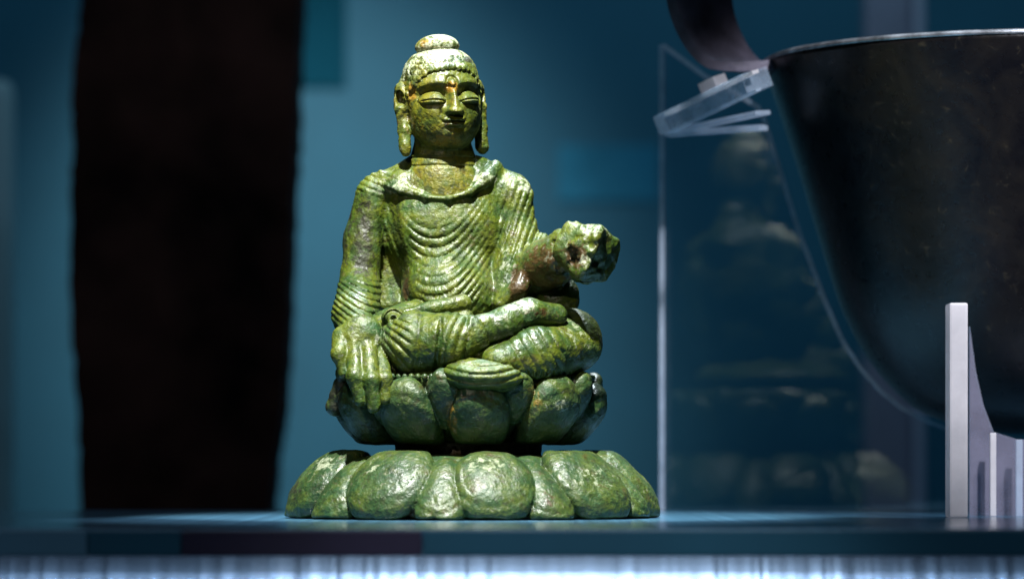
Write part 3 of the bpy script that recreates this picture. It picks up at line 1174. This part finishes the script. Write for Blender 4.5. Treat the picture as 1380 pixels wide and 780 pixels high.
def face_relief(u, f, v):
    a = np.abs(u)
    h = 0
    # brow arcs
    bv_ = .235 - 1.1 * (a - .22) ** 2
    on = sstep(.04, .10, a) * sstep(.46, .38, a)
    h = h + .040 * on * sstep(-.030, .012, v - bv_) * sstep(.16, .02, v - bv_)
    # eye hollow, lid, slit
    e = (a - .255) / .165
    hol = g1(a - .25, .15) * g1(v - .085, .095)
    h = h - .085 * hol
    h = h - .05 * g1(a - .10, .05) * g1(v - .06, .07)
    ev = (v - .048 + .03 * e * e) / .088
    r2 = e * e + ev * ev
    h = h + .125 * np.sqrt(np.clip(1 - r2, 0, 1)) * np.clip(1.3 - .2 * r2, 0, 1)
    sl = v - (.018 - .02 * e * e + .012 * e)
    h = h - .035 * g1(sl, .011) * sstep(1.0, .8, np.abs(e))
    h = h - .018 * g1(v - (.115 - .07 * e * e), .011) * sstep(1.05, .8, np.abs(e))
    # nose
    t = np.clip((.20 - v) / .36, 0, 1)
    hw = .045 + .035 * t
    ridge = np.clip(1 - (a / hw) ** 2 * .5, 0, 1) * sstep(hw * 1.75, hw * .6, a)
    h = h + (.06 + .10 * t) * ridge * sstep(.30, .16, v) * sstep(-.205, -.155, v)
    h = h + .075 * g1(a - .088, .040) * g1(v + .135, .042)
    h = h - .03 * g1(a - .045, .022) * g1(v + .192, .018)
    # mouth
    lipw = sstep(.17, .09, a)
    mv = v + .285 - .35 * a * a
    h = h + .030 * g1(a, .17) * g1(v + .27, .11)
    h = h + .044 * lipw * g1(mv - .028, .021) * (1 - .35 * g1(u, .02))
    h = h + .046 * sstep(.14, .06, a) * g1(mv + .034, .026)
    h = h - .034 * sstep(.17, .13, a) * g1(mv, .011)
    h = h - .014 * g1(a - .165, .025) * g1(mv - .01, .03)
    h = h - .02 * g1(u, .025) * g1(v + .215, .025)
    h = h - .026 * g1(u, .12) * g1(v + .365, .026)
    h = h + .05 * g1(u, .13) * g1(v + .46, .085)
    # cheeks, nose-mouth crease
    h = h + .025 * g1(a - .28, .13) * g1(v + .13, .13)
    h = h - .016 * g1(a - .17 - .25 * np.clip(-.14 - v, 0, .2), .022) * sstep(-.30, -.2, v) * sstep(-.08, -.14, v)
    # urna
    ru = np.sqrt((u + .01) ** 2 + (v - .245) ** 2)
    h = h + .055 * np.sqrt(np.clip(1 - (ru / .055) ** 2, 0, 1)) - .018 * g1(ru - .075, .018)
    return h * sstep(.12, .30, f)


HEAD = ['head', 'hair', 'topknot', 'ear', 'ear', 'neck']


def head_parts(P):
    L = (P - HC) @ HR.T
    u, f, v = L[:, 0], L[:, 1], L[:, 2]
    skull = ell(L, (0, -.03, .15), (.515, .60, .60))
    jaw = ell(L, (0, .10, -.20), (.475, .47, .475))
    face = smin(skull, jaw, .16)
    face = face - face_relief(u, f, v)
    # hair cap
    az = np.arctan2(np.abs(u), f)
    hl = .435 - .06 * np.minimum(az, 1.0) - .34 * np.clip(az - .55, 0, 1.1) - .45 * np.clip(az - 1.65, 0, 2)
    cap = ((np.abs(u) / .545) ** 2.35 + (np.abs(f + .04) / .62) ** 2.35 + (np.abs(v - .15) / .665) ** 2.35 + 1e-6) ** (1 / 2.35)
    cap = (cap - 1) * .56
    rows = (v + .02 * np.sin(az * 3)) / .075
    rr = np.floor(rows)
    rad = np.sqrt(np.clip(.40 - (v - .15) ** 2, .02, 1))
    azs = np.arctan2(u, f)
    cells = azs * rad / .080 + .5 * (rr % 2)
    bx_, by_ = cells - np.floor(cells) - .5, rows - rr - .5
    bmp = np.sqrt(np.clip(1 - (bx_ ** 2 + by_ ** 2) * 3.6, 0, 1))
    cap = cap - .009 * bmp * (0.6 + .5 * fbm(P, 4, 2, 12)) + .02
    cap = smax(cap, (hl - v) * .9, .03)
    # curls along the hairline
    n0 = azs / .15
    aa = (np.floor(n0) + .5) * .15
    abs_a = np.abs(aa)
    hl0 = .435 - .06 * np.minimum(abs_a, 1.0) - .34 * np.clip(abs_a - .55, 0, 1.1) - .45 * np.clip(abs_a - 1.65, 0, 2)
    ch = np.sqrt(np.clip(1 - ((hl0 - .15) / .635) ** 2, .1, 1))
    cu, cf = .525 * ch * np.sin(aa), -.04 + .605 * ch * np.cos(aa)
    curl = np.sqrt((u - cu) ** 2 + (f - cf) ** 2 + (v - hl0 - .015) ** 2) - .040
    cap = smin(cap, curl, .012)
    # topknot
    kn = ell(L, (-.01, -.03, .765), (.305, .33, .175))
    ears = []
    for s in (-1, 1):
        x0 = s * .53
        top = ell(L, (x0, -.06, .07), (.105, .18, .25))
        top = smax(top, -ell(L, (x0 + s * .05, .02, .07), (.07, .10, .14)), .03)
        lob = tube(L, [np.array([x0, -.02, -.06]), np.array([x0 + s * .0, .0, -.34]), np.array([x0 + s * .01, .02, -.58])], [.09, .082, .095], .05)
        ears.append(smin(top, lob, .05))
    nk = tube(P, [W(596, 175, .10), W(596, 214, .07), W(597, 236, .10), W(599, 258, .13), W(600, 300, .25)], [.37, .39, .50, .56, .50], .08)
    yk = P[:, 2]
    nk = nk + .018 * (g1(yk - W(0, 214)[2], .02) + g1(yk - W(0, 226)[2], .018))
    return [face, cap, kn, ears[0], ears[1], nk]


def head_fn(P):
    face, cap, kn, e0, e1, nk = head_parts(P)
    d = smin(face, nk, .045)
    d = smin(d, e0, .03)
    d = smin(d, e1, .03)
    d = smin(d, cap, .012)
    return crease(d, kn, .03, .02)


V, Q, N = sculpt(head_fn, HC + np.array([-.85, -.85, -1.36], np.float32), HC + np.array([.85, .85, 1.15], np.float32), 0.0125,
                 lambda P: rough_detail(P, 0.009) + .03 * fbm(P, 5, 3, 77) * sstep(.42, .50, np.abs(((P - HC) @ HR.T)[:, 0])))
ids = np.argmin(np.stack(head_parts(V), 1), 1)
A = pat(V, [(3, W(555, 125, -.5), (.10, .4, .22), .7), (3, W(609, 118, -.6), (.13, .3, .12), .95), (3, W(600, 190, -.5), (.4, .5, .16), .5),
            (3, W(560, 170, -.5), (.25, .5, .25), .4), (3, W(575, 60, -.3), (.14, .4, .12), .8), (3, W(590, 65, -.3), (.3, .4, .04), .6),
            (0, W(538, 165, 0), (.12, .4, .25), .75), (0, W(608, 168, -.6), (.18, .2, .035), .7), (0, W(537, 132, 0), (.1, .4, .15), .7),
            (1, W(600, 52, 0), (.4, .7, .2), .95), (1, W(590, 78, -.2), (.6, .8, .3), .8), (1, W(555, 95, -.2), (.25, .6, .25), .65),
            (2, W(632, 80, -.4), (.12, .2, .08), .8), (0, W(609, 118, -.62), (.05, .2, .05), .95), (0, W(575, 138, -.5), (.18, .3, .05), .45),
            (0, W(543, 200, 0), (.1, .3, .12), .6)])
split_parts(V, Q, N, ids, A, HEAD, [statue, 0, 1, 0, 0, statue], ORG, M['patina_head'])
